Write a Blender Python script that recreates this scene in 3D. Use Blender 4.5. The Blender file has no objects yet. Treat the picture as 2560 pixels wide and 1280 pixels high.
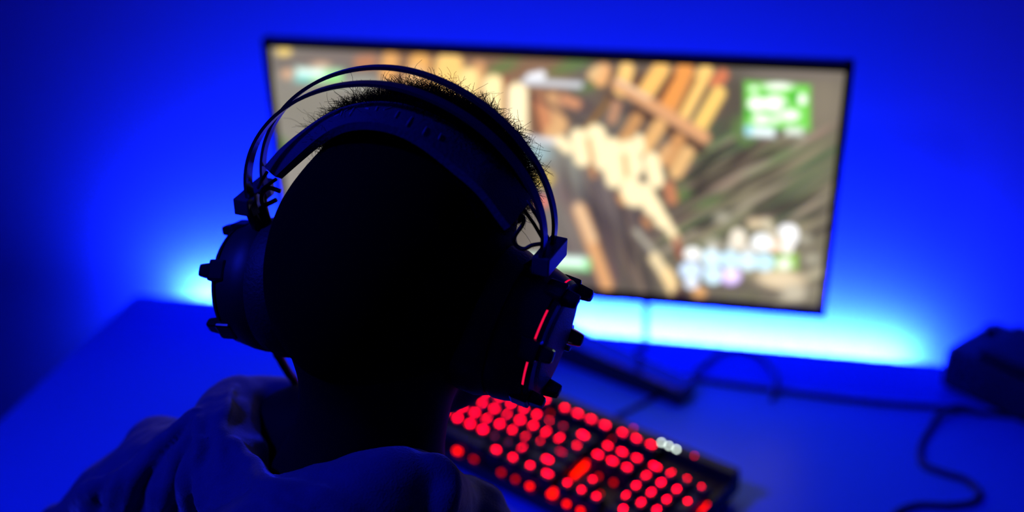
import bpy, bmesh, math, random
import numpy as np
from mathutils import Vector, Matrix

random.seed(7); rng = np.random.default_rng(7)
COL = bpy.context.scene.collection
scene = bpy.context.scene

# ------------------------------------------------------------------ camera
CAM = np.array([0.0, 0.0, 1.52])
CROT = np.array([[0.978699217334185, -0.07471546054424008, 0.1912209244437331],
                 [0.20459827310849832, 0.4318777929291244, -0.8784196711229142],
                 [-0.016952540531557852, 0.8988321155423468, 0.4379651121256069]])
FPX = 2869.0
cam_data = bpy.data.cameras.new('camera')
cam_data.sensor_width = 36.0
cam_data.lens = FPX / 2560 * 36.0
cam_data.clip_start = 0.02
cam_data.dof.use_dof = True
cam_data.dof.focus_distance = 0.745
cam_data.dof.aperture_fstop = 2.4
cam = bpy.data.objects.new('camera', cam_data); COL.objects.link(cam)
m4 = Matrix.Identity(4)
for i in range(3):
    for j in range(3): m4[i][j] = CROT[i, j]
    m4[i][3] = CAM[i]
cam.matrix_world = m4
scene.camera = cam

# ------------------------------------------------------------------ world, exposure
world = bpy.data.worlds.new('dark room'); scene.world = world
world.use_nodes = True
world.node_tree.nodes['Background'].inputs[0].default_value = (0.0, 0.0, 0.01, 1)
world.node_tree.nodes['Background'].inputs[1].default_value = 0.1
scene.view_settings.view_transform = 'Standard'
scene.view_settings.look = 'None'
scene.view_settings.gamma = 1.0
scene.view_settings.exposure = 0.0
scene.view_settings.use_curve_mapping = False
try:
    scene.cycles.max_bounces = 6
    scene.cycles.diffuse_bounces = 4
    scene.cycles.sample_clamp_indirect = 4.0
    scene.cycles.use_denoising = True
except Exception:
    pass

# ------------------------------------------------------------------ measuring helpers
def ray(u, v):
    return CROT @ np.array([(u - 1280) / FPX, (640 - v) / FPX, -1.0])
def at_y(u, v, y): q = ray(u, v); return CAM + q * (y / q[1])
def at_z(u, v, z): q = ray(u, v); return CAM + q * ((z - CAM[2]) / q[2])
def proj(W):
    q = (np.asarray(W) - CAM) @ CROT
    return np.stack([1280 + FPX * q[..., 0] / -q[..., 2], 640 - FPX * q[..., 1] / -q[..., 2]], -1)
# head frame: origin between the ears, x to the person's right, y forward, z up
HO = np.array([-0.2238, 0.6532, 1.1322])
HR = np.array([[0.986469203592164, 0.15608968724616096, 0.05014498877891463],
               [-0.15588841144240898, 0.9877428863501856, -0.007924243974446686],
               [-0.050767248716116466, 0.0, 0.9987105118390394]])
def H(p): return HO + HR @ np.asarray(p, float)
def hloc(u, v, y):
    o = HR.T @ (CAM - HO); q = HR.T @ ray(u, v)
    return o + q * ((y - o[1]) / q[1])
def hwx(u, v, x):
    o = HR.T @ (CAM - HO); q = HR.T @ ray(u, v)
    return o + q * ((x - o[0]) / q[0])
def Hl(w): return HR.T @ (np.asarray(w, float) - HO)

# ------------------------------------------------------------------ object helpers
def tag(o, label=None, cat=None, group=None, kind=None):
    if label: o['label'] = label
    if cat: o['category'] = cat
    if group: o['group'] = group
    if kind: o['kind'] = kind
    return o
def empty(name, loc=(0, 0, 0)):
    o = bpy.data.objects.new(name, None); COL.objects.link(o)
    o.location = Vector(loc); o.empty_display_size = 0.05
    return o
def link(name, me, mat, parent=None, smooth=False):
    o = bpy.data.objects.new(name, me); COL.objects.link(o)
    if mat is not None:
        for m in (mat if isinstance(mat, (list, tuple)) else [mat]): me.materials.append(m)
    if smooth: me.polygons.foreach_set('use_smooth', [True] * len(me.polygons))
    if parent is not None: o.parent = parent
    return o
class MB:
    """collects shapes for one mesh object"""
    def __init__(s): s.v = []; s.f = []; s.m = []
    def add(s, vs, fs, mi=0):
        n = len(s.v); s.v += [tuple(map(float, p)) for p in vs]
        s.f += [tuple(i + n for i in f) for f in fs]; s.m += [mi] * len(fs)
        return s
    def box(s, c, d, mat=None, mi=0, bev=0.0, taper=0.0):
        c = np.array(c, float); h = np.array(d, float) / 2
        if bev <= 0:
            vs = [(x * h[0] * (1 - taper * (z > 0)), y * h[1] * (1 - taper * (z > 0)), z * h[2]) for x in (-1, 1) for y in (-1, 1) for z in (-1, 1)]
            fs = [(0, 1, 3, 2), (4, 6, 7, 5), (0, 4, 5, 1), (2, 3, 7, 6), (0, 2, 6, 4), (1, 5, 7, 3)]
        else:
            bm = bmesh.new(); bmesh.ops.create_cube(bm, size=1)
            for q in bm.verts:
                t = 1 - taper * (q.co.z > 0)
                q.co = Vector((q.co.x * 2 * h[0] * t, q.co.y * 2 * h[1] * t, q.co.z * 2 * h[2]))
            bmesh.ops.bevel(bm, geom=bm.edges[:], offset=bev, segments=2, affect='EDGES', profile=0.6)
            bm.verts.index_update()
            vs = [tuple(q.co) for q in bm.verts]; fs = [tuple(q.index for q in f.verts) for f in bm.faces]; bm.free()
        R = np.eye(3) if mat is None else np.array(mat)
        return s.add([c + R @ np.array(p) for p in vs], fs, mi)
    def tube(s, pts, r, n=10, mi=0, caps=True):
        pts = [np.array(p, float) for p in pts]; N = len(pts)
        rr = r if hasattr(r, '__len__') else [r] * N
        up = None; rings = []
        for i, p in enumerate(pts):
            t = pts[min(i + 1, N - 1)] - pts[max(i - 1, 0)]; t /= np.linalg.norm(t) + 1e-12
            if up is None:
                a = np.array([0, 0, 1.]) if abs(t[2]) < .9 else np.array([1., 0, 0])
            else: a = up
            a = a - t * (a @ t); a /= np.linalg.norm(a) + 1e-12; up = a
            b = np.cross(t, a)
            rings.append([p + rr[i] * (math.cos(k * 2 * math.pi / n) * a + math.sin(k * 2 * math.pi / n) * b) for k in range(n)])
        vs = [q for rg in rings for q in rg]
        fs = [(i * n + k, i * n + (k + 1) % n, (i + 1) * n + (k + 1) % n, (i + 1) * n + k) for i in range(N - 1) for k in range(n)]
        if caps: fs += [tuple(range(n))[::-1], tuple((N - 1) * n + k for k in range(n))]
        return s.add(vs, fs, mi)
    def revolve(s, prof, c, axis, n=48, mi=0, squash=1.0, arc=None):
        """prof: list of (distance along the axis, radius)"""
        a = np.array(axis, float); a /= np.linalg.norm(a)
        z = np.array([0, 0, 1.]) if abs(a[2]) < .95 else np.array([0, 1., 0]); u = z - a * (a @ z); u /= np.linalg.norm(u); w = np.cross(a, u)
        c = np.array(c, float); N = len(prof)
        closed = arc is None
        t0, t1 = arc if arc else (0, 2 * math.pi)
        cnt = n if closed else n + 1
        vs = []
        for (d, r) in prof:
            for k in range(cnt):
                th = t0 + (t1 - t0) * k / n
                vs.append(c + a * d + r * (math.cos(th) * u + math.sin(th) * w * squash))
        fs = []
        for i in range(N - 1):
            for k in range(n):
                k2 = (k + 1) % n if closed else k + 1
                fs.append((i * cnt + k, i * cnt + k2, (i + 1) * cnt + k2, (i + 1) * cnt + k))
        return s.add(vs, fs, mi)
    def build(s, name, mat, parent=None, smooth=False):
        me = bpy.data.meshes.new(name); me.from_pydata(s.v, [], s.f)
        me.update()
        o = link(name, me, mat, parent, smooth)
        if len(set(s.m)) > 1: me.polygons.foreach_set('material_index', s.m)
        bm = bmesh.new(); bm.from_mesh(me); bmesh.ops.recalc_face_normals(bm, faces=bm.faces[:]); bm.to_mesh(me); bm.free()
        return o
def auto(o, deg=35):
    me = o.data
    me.polygons.foreach_set('use_smooth', [True] * len(me.polygons))
    try: me.set_sharp_from_angle(angle=math.radians(deg))
    except Exception: pass
    return o
def catmull(P, n=8):
    P = [np.array(p, float) for p in P]; out = []
    for i in range(len(P) - 1):
        a, b, c, d = P[max(i - 1, 0)], P[i], P[i + 1], P[min(i + 2, len(P) - 1)]
        for k in range(n):
            t = k / n
            out.append(.5 * ((2 * b) + (c - a) * t + (2 * a - 5 * b + 4 * c - d) * t * t + (-a + 3 * b - 3 * c + d) * t ** 3))
    out.append(P[-1]); return out

# ------------------------------------------------------------------ materials
def pbr(name, col, rough=.5, metal=0.0, noise=0.0, nscale=40, bump=0.0, bscale=200, emis=None, estr=0.0, sheen=0.0, spec=0.5):
    m = bpy.data.materials.new(name); m.use_nodes = True
    nt = m.node_tree; b = nt.nodes['Principled BSDF']
    b.inputs['Base Color'].default_value = (*col, 1); b.inputs['Roughness'].default_value = rough
    b.inputs['Metallic'].default_value = metal
    b.inputs['Specular IOR Level'].default_value = spec
    if sheen: b.inputs['Sheen Weight'].default_value = sheen; b.inputs['Sheen Roughness'].default_value = .4
    tc = nt.nodes.new('ShaderNodeTexCoord')
    if noise > 0:
        n = nt.nodes.new('ShaderNodeTexNoise'); n.inputs['Scale'].default_value = nscale; n.inputs['Detail'].default_value = 4
        r = nt.nodes.new('ShaderNodeMapRange'); r.inputs['To Min'].default_value = 1 - noise; r.inputs['To Max'].default_value = 1 + noise
        mx = nt.nodes.new('ShaderNodeMix'); mx.data_type = 'RGBA'; mx.blend_type = 'MULTIPLY'; mx.inputs[0].default_value = 1
        nt.links.new(tc.outputs['Object'], n.inputs['Vector']); nt.links.new(n.outputs['Fac'], r.inputs['Value'])
        mx.inputs[6].default_value = (*col, 1); nt.links.new(r.outputs[0], mx.inputs[7]); nt.links.new(mx.outputs[2], b.inputs['Base Color'])
    if bump > 0:
        n2 = nt.nodes.new('ShaderNodeTexNoise'); n2.inputs['Scale'].default_value = bscale; n2.inputs['Detail'].default_value = 3
        bp = nt.nodes.new('ShaderNodeBump'); bp.inputs['Strength'].default_value = bump; bp.inputs['Distance'].default_value = .002
        nt.links.new(tc.outputs['Object'], n2.inputs['Vector']); nt.links.new(n2.outputs['Fac'], bp.inputs['Height']); nt.links.new(bp.outputs[0], b.inputs['Normal'])
    if emis:
        b.inputs['Emission Color'].default_value = (*emis, 1); b.inputs['Emission Strength'].default_value = estr
    return m
M = {}
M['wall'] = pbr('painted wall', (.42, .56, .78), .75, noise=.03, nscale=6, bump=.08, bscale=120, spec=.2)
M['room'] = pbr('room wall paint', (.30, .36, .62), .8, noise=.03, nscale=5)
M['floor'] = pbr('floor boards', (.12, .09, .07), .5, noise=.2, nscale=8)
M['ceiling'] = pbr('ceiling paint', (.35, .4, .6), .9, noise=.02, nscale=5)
M['desk'] = pbr('white desk laminate with blue light tint', (.05, .26, .96), .36, noise=.02, nscale=20, spec=.4)  # blue light put into the base colour of the white desk
M['desk_leg'] = pbr('desk metal', (.5, .5, .5), .4, metal=.6, noise=.03)
M['plastic'] = pbr('black matte plastic', (.012, .012, .014), .5, noise=.1, nscale=60, bump=.05)
M['block'] = pbr('satin grey plastic', (.055, .06, .08), .35, noise=.1, nscale=60, spec=.6)
M['gloss'] = pbr('black glossy plastic', (.01, .01, .012), .16, noise=.05, nscale=60)
M['metalblack'] = pbr('black lacquered steel', (.03, .03, .045), .3, metal=.3, noise=.05)
M['leather'] = pbr('black imitation leather', (.05, .05, .085), .62, noise=.2, nscale=150, bump=.3, bscale=420)
M['print'] = pbr('worn grey print', (.16, .16, .3), .6, noise=.3, nscale=400)
M['padleather'] = pbr('black ear pad leather', (.016, .016, .02), .6, noise=.2, nscale=150, bump=.3, bscale=420)
M['mesh'] = pbr('perforated grille', (.03, .03, .04), .5, metal=.4, noise=.3, nscale=500, bump=.5, bscale=900)
M['gold'] = pbr('polished accent', (.8, .55, .3), .2, metal=1.0, noise=.02)
M['rubber'] = pbr('black rubber cable', (.02, .02, .024), .55, noise=.1, nscale=80)
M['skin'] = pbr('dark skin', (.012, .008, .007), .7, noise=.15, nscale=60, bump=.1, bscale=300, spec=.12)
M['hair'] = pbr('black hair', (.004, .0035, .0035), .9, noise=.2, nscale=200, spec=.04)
M['hoodie'] = pbr('dark blue cotton hoodie', (.045, .06, .17), .92, noise=.15, nscale=90, bump=.35, bscale=700, sheen=1.0, spec=.2)
M['trousers'] = pbr('dark trousers', (.02, .02, .03), .9, noise=.1, nscale=80)
M['lace'] = pbr('hoodie cord', (.2, .2, .22), .8, noise=.1, nscale=300)
M['keycap'] = pbr('black keycap plastic', (.02, .021, .023), .42, noise=.08, nscale=200, spec=.5)
M['casek'] = pbr('keyboard case plastic', (.018, .02, .022), .38, noise=.1, nscale=80)
def emit(name, col, s):
    m = bpy.data.materials.new(name); m.use_nodes = True; nt = m.node_tree
    nt.nodes.clear(); o = nt.nodes.new('ShaderNodeOutputMaterial'); e = nt.nodes.new('ShaderNodeEmission')
    e.inputs[0].default_value = (*col, 1); e.inputs[1].default_value = s
    nt.links.new(e.outputs[0], o.inputs[0]); return m
M['legend'] = emit('red backlit legend', (1.0, 0.0, 0.016), 22.0)
M['legend_dim'] = emit('dim red backlit legend', (1.0, 0.0, 0.05), 4.0)
M['glow'] = emit('red led spill', (1.0, 0.004, 0.0), 5.0)
M['glow_dim'] = emit('dim red led spill', (1.0, 0.004, 0.0), 1.6)
M['indicator'] = emit('white indicator led', (.80, .95, .86), 16.0)
M['ring'] = emit('red light ring', (1.0, 0.004, 0.07), .9)
STRIP_COL = (.0047, .0165, 1.0)
M['strip'] = emit('blue led strip', STRIP_COL, 3900.0)
M['lamp'] = emit('blue lamp', (.03, .01, 1.0), 1.0)

# ================================================================== the room
DZ = .73                     # desk top height
WALL_Y = 1.405
def struct(name, mb, mat):
    o = mb.build(name, mat); o['kind'] = 'structure'; return o
X0, X1, Y0, ZC = -2.3, 1.9, -1.6, 2.6
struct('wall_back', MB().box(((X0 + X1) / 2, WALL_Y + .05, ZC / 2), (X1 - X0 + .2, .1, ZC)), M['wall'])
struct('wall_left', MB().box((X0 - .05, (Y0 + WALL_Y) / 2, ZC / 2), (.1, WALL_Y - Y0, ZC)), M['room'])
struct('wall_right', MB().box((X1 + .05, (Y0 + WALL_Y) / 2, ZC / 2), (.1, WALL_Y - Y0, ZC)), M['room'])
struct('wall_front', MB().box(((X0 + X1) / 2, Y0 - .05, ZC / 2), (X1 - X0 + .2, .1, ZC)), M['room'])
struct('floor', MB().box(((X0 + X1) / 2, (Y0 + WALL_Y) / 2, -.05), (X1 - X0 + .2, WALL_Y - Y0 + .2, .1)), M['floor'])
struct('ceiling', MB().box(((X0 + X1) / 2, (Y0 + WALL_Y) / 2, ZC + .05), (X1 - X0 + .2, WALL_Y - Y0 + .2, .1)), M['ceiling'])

# ------------------------------------------------------------------ desk
DX0, DX1, DY0, DY1 = -.872, .66, .73, 1.364
desk = tag(empty('desk', ((DX0 + DX1) / 2, (DY0 + DY1) / 2, 0)), 'plain white desk against the back wall, washed in blue light', 'desk')
def dl(x, y, z): return (x - (DX0 + DX1) / 2, y - (DY0 + DY1) / 2, z)
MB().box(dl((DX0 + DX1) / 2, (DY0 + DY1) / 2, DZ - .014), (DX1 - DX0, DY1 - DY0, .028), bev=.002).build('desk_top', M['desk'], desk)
for x in (DX0 + .05, DX1 - .05):
    for y in (DY0 + .05, DY1 - .05):
        MB().box(dl(x, y, (DZ - .028) / 2), (.045, .045, DZ - .028), bev=.003).build('leg', M['desk_leg'], desk)

# ------------------------------------------------------------------ led strip in the gap behind the desk
sx0, sx1 = -.80, .235
mb = MB()
mb.box(((sx0 + sx1) / 2, DY1 + .0025, DZ - .020), (sx1 - sx0, .003, .012), mi=0)
mb.box(((sx0 + sx1) / 2, DY1 + .0045, DZ - .020), (sx1 - sx0, .002, .009), mi=1)
tag(mb.build('led_strip', [M['plastic'], M['strip']]), 'blue LED strip stuck along the rear edge of the white desk', 'led strip')

# unseen blue spot added to light the person's back and the desk
la = bpy.data.lights.new('blue_fill_spot', 'SPOT'); la.shadow_soft_size = .12; la.energy = 108; la.color = (.012, .02, 1.0)
la.spot_size = math.radians(50); la.spot_blend = .9
lo = bpy.data.objects.new('blue_fill_spot', la); COL.objects.link(lo)
lo.location = (-1.45, .15, 2.45)
lo.rotation_euler = (Vector((-.22, .92, .75)) - lo.location).to_track_quat('-Z', 'Y').to_euler()

# ================================================================== monitor
MX0, MX1, MZ0, MZ1, MY = -.5903, .1127, .8244, 1.1484, 1.288
MCX = (MX0 + MX1) / 2
mon = tag(empty('monitor', (MCX, MY, DZ)), 'wide black-framed monitor showing an orange-brown wooden game scene', 'monitor')
def ml(x, y, z): return (x - MCX, y - MY, z - DZ)
bl, bt, bb = .0092, .0110, .0150
SX0, SX1, SZ0, SZ1 = MX0 + bl, MX1 - bl, MZ0 + bb, MZ1 - bt
mb = MB()
mb.box(ml(MCX, MY + .009, MZ1 - bt / 2), (MX1 - MX0, .018, bt), bev=.0012)
mb.box(ml(MCX, MY + .009, MZ0 + bb / 2), (MX1 - MX0, .018, bb), bev=.0012)
mb.box(ml(MX0 + bl / 2, MY + .009, (MZ0 + MZ1) / 2), (bl, .0179, MZ1 - MZ0), bev=.0012)
mb.box(ml(MX1 - bl / 2, MY + .009, (MZ0 + MZ1) / 2), (bl, .0179, MZ1 - MZ0), bev=.0012)
mb.build('bezel', M['gloss'], mon)
mb = MB()
mb.box(ml(MCX, MY + .014, (MZ0 + MZ1) / 2), (MX1 - MX0 - .006, .012, MZ1 - MZ0 - .006), bev=.002)
mb.box(ml(MCX, MY + .026, (MZ0 + MZ1) / 2 - .02), (.42, .022, .20), bev=.008)
mb.build('back_shell', M['plastic'], mon)
# stand: neck and two splayed feet
mb = MB()
mb.box(ml(MCX, MY + .028, .80), (.06, .016, .13), bev=.003)
mb.build('stand_neck', M['plastic'], mon)
def foot(p0, p1, w, h0, h1):
    p0 = np.array(p0, float); p1 = np.array(p1, float); d = (p1 - p0); L = np.linalg.norm(d); d /= L; s = np.array([-d[1], d[0]])
    vs = []
    for p, h, ww in ((p0, h0, w), (p1, h1, w * .8)):
        for a in (-1, 1):
            for z in (DZ, DZ + h):
                q = p + s * a * ww / 2; vs.append(ml(q[0], q[1], z))
    fs = [(0, 1, 3, 2), (4, 6, 7, 5), (0, 4, 5, 1), (2, 3, 7, 6), (0, 2, 6, 4), (1, 5, 7, 3)]
    m_ = MB().add(vs, fs); o = m_.build('stand_foot', M['gloss'], mon)
    md = o.modifiers.new('b', 'BEVEL'); md.width = .002; md.segments = 2
foot((MCX, MY + .028), (-.046, 1.217), .044, .036, .023)
foot((MCX, MY + .026), (-.405, 1.266), .024, .032, .018)

# the picture on the screen: colour stored on a fine grid of the panel
NX, NZ = 460, 200
gx = np.linspace(SX0, SX1, NX); gz = np.linspace(SZ0, SZ1, NZ)
GX, GZ = np.meshgrid(gx, gz)
Wp = np.stack([GX, np.full_like(GX, MY), GZ], -1)
UV = proj(Wp); PU, PV = UV[..., 0], UV[..., 1]
def lin(c):
    c = np.array(c, float) / 255
    return np.where(c <= .04045, c / 12.92, ((c + .055) / 1.055) ** 2.4)
img = np.zeros((NZ, NX, 3)) + lin((122, 115, 104))
def mixin(a, col, k=1.0):
    global img
    a = np.clip(a, 0, 1)[..., None]; img = img * (1 - a) + lin(col) * k * a
def sm(d, s): return 1 / (1 + np.exp(np.clip(d / s, -30, 30)))
def blob(x, y, rx, ry, col, ang=0, s=3, a=1, k=1.0):
    s = s * .6 if s < 9 else s
    t = math.radians(ang); dx, dy = PU - x, PV - y
    u = dx * math.cos(t) + dy * math.sin(t); v = -dx * math.sin(t) + dy * math.cos(t)
    q = np.sqrt((u / rx) ** 2 + (v / ry) ** 2); mixin(a * sm((q - 1) * min(rx, ry), s), col, k)
def bar(x0, y0, x1, y1, w, col, s=3, a=1, k=1.0):
    s = s * .6
    d = np.array([x1 - x0, y1 - y0], float); L2 = d @ d
    t = np.clip(((PU - x0) * d[0] + (PV - y0) * d[1]) / L2, 0, 1)
    mixin(a * sm(np.hypot(PU - x0 - t * d[0], PV - y0 - t * d[1]) - w, s), col, k)
def rect(x0, y0, x1, y1, col, s=2, a=1, k=1.0, sl=.06):
    v = PV - (PU - x0) * sl
    mixin(a * sm(np.maximum(np.maximum(x0 - PU, PU - x1), np.maximum(y0 - v, v - y1)), s), col, k)
# broad regions
blob(740, 420, 150, 330, (158, 152, 142), s=30)
blob(760, 280, 90, 60, (150, 145, 132), s=18)
blob(800, 160, 120, 24, (128, 120, 112), s=8)
blob(850, 150, 120, 20, (140, 128, 120), s=8)
blob(900, 210, 80, 20, (170, 170, 160), s=8)
rect(960, 110, 1420, 330, (150, 118, 92), s=12)
blob(1520, 600, 130, 200, (92, 84, 84), ang=20, s=18)
blob(1470, 430, 70, 100, (98, 90, 92), s=14)
blob(1400, 420, 60, 70, (150, 150, 140), s=14)
blob(1400, 600, 70, 110, (140, 133, 125), s=14)
blob(1900, 450, 230, 190, (98, 90, 76), ang=-25, s=25)
blob(1780, 690, 240, 110, (122, 114, 98), s=20)
blob(2040, 560, 60, 220, (140, 132, 112), s=16)
blob(2060, 260, 50, 80, (150, 140, 122), s=14)
blob(1840, 240, 40, 70, (104, 96, 84), s=12)
blob(1990, 190, 120, 14, (138, 128, 118), s=6)
# diagonal streaks of the wooden floor on the right
for i in range(120):
    x = rng.uniform(1690, 2060); y = rng.uniform(330, 620)
    L = rng.uniform(25, 90); c = [(120, 140, 96), (168, 142, 128), (66, 58, 50), (158, 150, 122), (56, 50, 46), (92, 110, 84), (186, 176, 152), (80, 72, 64)][rng.integers(8)]
    an = rng.uniform(-36, -24)
    blob(x, y, L, rng.uniform(4, 10), c, ang=an, s=3, a=.75)
for i in range(44):
    x = rng.uniform(1380, 1640); y = rng.uniform(440, 720)
    blob(x, y, rng.uniform(4, 9), rng.uniform(30, 80), [(140, 128, 124), (60, 54, 60), (150, 126, 112), (122, 92, 100)][rng.integers(4)], ang=rng.uniform(-22, -8), s=3, a=.6)
for i in range(60):
    x = rng.uniform(1720, 2080); y = rng.uniform(560, 775)
    blob(x, y, rng.uniform(10, 34), rng.uniform(5, 12), [(206, 196, 168), (84, 78, 62), (166, 156, 128), (130, 128, 100)][rng.integers(4)], ang=rng.uniform(-30, 10), s=3, a=.6)
# green hints
for x, y, rx, ry in ((1430, 165, 60, 16), (1255, 170, 40, 14), (1480, 215, 40, 12), (1700, 490, 28, 16), (1770, 510, 36, 9), (1860, 330, 30, 40), (700, 370, 22, 30), (1245, 390, 14, 20), (1230, 560, 20, 30)):
    blob(x, y, rx, ry, (112, 140, 84), ang=-20, s=5, a=.8)
# tall planks above the head
bar(975, 150, 968, 186, 20, (238, 178, 112), s=4)
bar(925, 155, 900, 158, 16, (196, 140, 105), s=5)
bar(1048, 160, 1040, 210, 26, (248, 186, 108), s=4)
bar(1040, 185, 1030, 235, 22, (236, 190, 140), s=5)
bar(1122, 165, 1108, 250, 34, (255, 206, 128), s=4, k=1.1)
bar(1196, 170, 1192, 205, 16, (224, 170, 120), s=4)
bar(1172, 195, 1160, 320, 24, (255, 220, 150), s=4, k=1.2)
bar(1232, 215, 1225, 360, 26, (255, 230, 170), s=4, k=1.25)
bar(1292, 235, 1290, 360, 26, (255, 236, 190), s=4, k=1.25)
bar(1345, 250, 1372, 330, 16, (216, 150, 108), s=4)
bar(1382, 250, 1400, 310, 17, (232, 180, 130), s=4)
bar(1205, 240, 1212, 400, 5, (150, 92, 66), s=3)
bar(1262, 200, 1258, 380, 6, (168, 104, 76), s=3)
bar(1328, 240, 1350, 360, 6, (130, 88, 66), s=3)
bar(1330, 240, 1470, 320, 6, (84, 74, 72), s=5, a=.8)
blob(1445, 265, 50, 24, (110, 96, 92), ang=20, s=6)
bar(1460, 330, 1530, 240, 6, (160, 118, 60), s=3)
bar(1395, 320, 1380, 340, 20, (232, 184, 132), s=5)
bar(1410, 250, 1440, 262, 12, (222, 160, 120), s=4)
# captions and small items in the picture
bar(1325, 196, 1352, 190, 11, (240, 240, 245), s=3, k=1.2)
bar(1310, 206, 1448, 214, 8, (215, 218, 224), s=3)
bar(1300, 348, 1388, 356, 8, (225, 228, 232), s=3)
blob(1330, 385, 44, 22, (170, 196, 200), s=6)
# upper right roof of round timbers
rect(1500, 165, 1790, 250, (120, 90, 70), s=14, a=.8)
for q in ((1508, 178, 1500, 200, 17, (240, 180, 125)), (1566, 175, 1552, 225, 18, (255, 206, 130)), (1652, 175, 1612, 235, 21, (252, 196, 116)),
          (1712, 178, 1664, 276, 22, (238, 160, 88)), (1764, 180, 1706, 288, 18, (255, 206, 126)), (1806, 190, 1790, 208, 15, (214, 130, 92)),
          (1796, 235, 1748, 318, 18, (250, 206, 120)), (1480, 190, 1492, 178, 12, (230, 190, 140))):
    bar(*q[:4], q[4], q[5], s=4, k=1.12)
bar(1600, 195, 1575, 235, 5, (110, 72, 50), s=3); bar(1682, 190, 1640, 262, 6, (120, 78, 54), s=3); bar(1738, 200, 1690, 292, 5, (150, 100, 66), s=3)
bar(1590, 275, 1750, 372, 15, (92, 68, 56), s=5)
bar(1545, 212, 1760, 345, 15, (232, 174, 128), s=4); bar(1545, 204, 1620, 246, 5, (250, 212, 176), s=3)
bar(1530, 240, 1620, 340, 6, (84, 72, 74), s=5)
for q in ((1560, 352, 1590, 300, 16, (206, 156, 104)), (1612, 372, 1648, 316, 18, (236, 184, 124)), (1672, 402, 1696, 352, 17, (214, 158, 104)),
          (1690, 432, 1718, 384, 17, (238, 190, 132)), (1652, 400, 1668, 376, 14, (226, 176, 124)), (1530, 300, 1540, 265, 12, (196, 150, 118)), (1672, 470, 1680, 500, 14, (200, 136, 100))):
    bar(*q[:4], q[4], q[5], s=4, k=1.05)
# bright stair of pale timbers running down the middle
for q in ((1446, 345, 1456, 396, 21), (1488, 338, 1508, 402, 25), (1400, 355, 1418, 372, 13), (1530, 372, 1556, 432, 25), (1572, 372, 1588, 420, 21), (1528, 430, 1534, 452, 19),
          (1572, 450, 1590, 498, 21), (1628, 402, 1640, 452, 19), (1612, 480, 1630, 520, 20), (1566, 478, 1570, 496, 17), (1636, 520, 1656, 556, 16), (1665, 560, 1690, 600, 10), (1596, 350, 1600, 372, 12)):
    bar(*q[:4], q[4], (255, 234, 186), s=4, k=1.25)
for q in ((1478, 420, 1484, 440), (1548, 492, 1556, 508), (1610, 552, 1622, 566), (1470, 352, 1480, 400), (1560, 392, 1566, 440)):
    bar(*q, 7, (222, 160, 104), s=4, a=.8)
bar(1450, 530, 1516, 715, 15, (236, 178, 126), s=5); bar(1445, 520, 1480, 600, 10, (246, 205, 165), s=5)
bar(1590, 580, 1640, 640, 6, (196, 190, 172), s=5); bar(1636, 648, 1666, 690, 13, (246, 222, 176), s=4, k=1.1); bar(1668, 690, 1688, 735, 15, (250, 216, 160), s=4, k=1.15)
blob(1700, 745, 20, 26, (90, 66, 66), s=6)
bar(1690, 600, 1700, 640, 8, (168, 96, 72), s=5)
# minimap
rect(1862, 206, 2025, 318, (122, 214, 84), s=2.5, k=1.15)
for x, y, rx, ry in ((1945, 218, 34, 9), (1890, 262, 20, 20), (1935, 262, 32, 22), (1975, 290, 24, 14), (1905, 300, 24, 12), (2005, 250, 12, 14), (1940, 300, 12, 8), (1884, 224, 9, 6)):
    blob(x, y, rx, ry, (240, 250, 232), s=3, k=1.3)
for x, y, rx, ry in ((1915, 235, 9, 5), (1985, 245, 10, 16), (1873, 285, 8, 12), (1960, 268, 6, 10), (1925, 285, 14, 5)):
    blob(x, y, rx, ry, (64, 176, 50), s=3, a=.8)
rect(1866, 318, 1936, 340, (235, 250, 250), s=2.5, k=1.2); blob(1872, 328, 10, 10, (150, 225, 240), s=3)
rect(1964, 318, 2006, 338, (228, 240, 225), s=3, k=1.1)
# upper left list
blob(708, 130, 19, 12, (238, 206, 128), s=3, k=1.1); blob(717, 186, 15, 12, (226, 184, 150), s=3.5); blob(800, 166, 22, 10, (220, 180, 150), s=4)
rect(742, 174, 852, 202, (150, 232, 130), s=2.5, k=1.1); rect(742, 174, 806, 190, (240, 252, 255), s=4, k=1.3); rect(740, 190, 772, 202, (130, 216, 226), s=4)
rect(806, 176, 850, 184, (200, 245, 210), s=4)
# marks near the middle
blob(1356, 448, 28, 22, (222, 192, 96), s=4, a=.9); blob(1362, 450, 10, 8, (190, 176, 120), s=4); blob(1338, 486, 15, 11, (62, 74, 108), s=4); blob(1356, 506, 17, 13, (238, 140, 128), s=5)
rect(1300, 640, 1474, 668, (150, 235, 150), s=2.5, k=1.1); rect(1300, 640, 1458, 656, (240, 255, 255), s=4, k=1.3)
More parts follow.
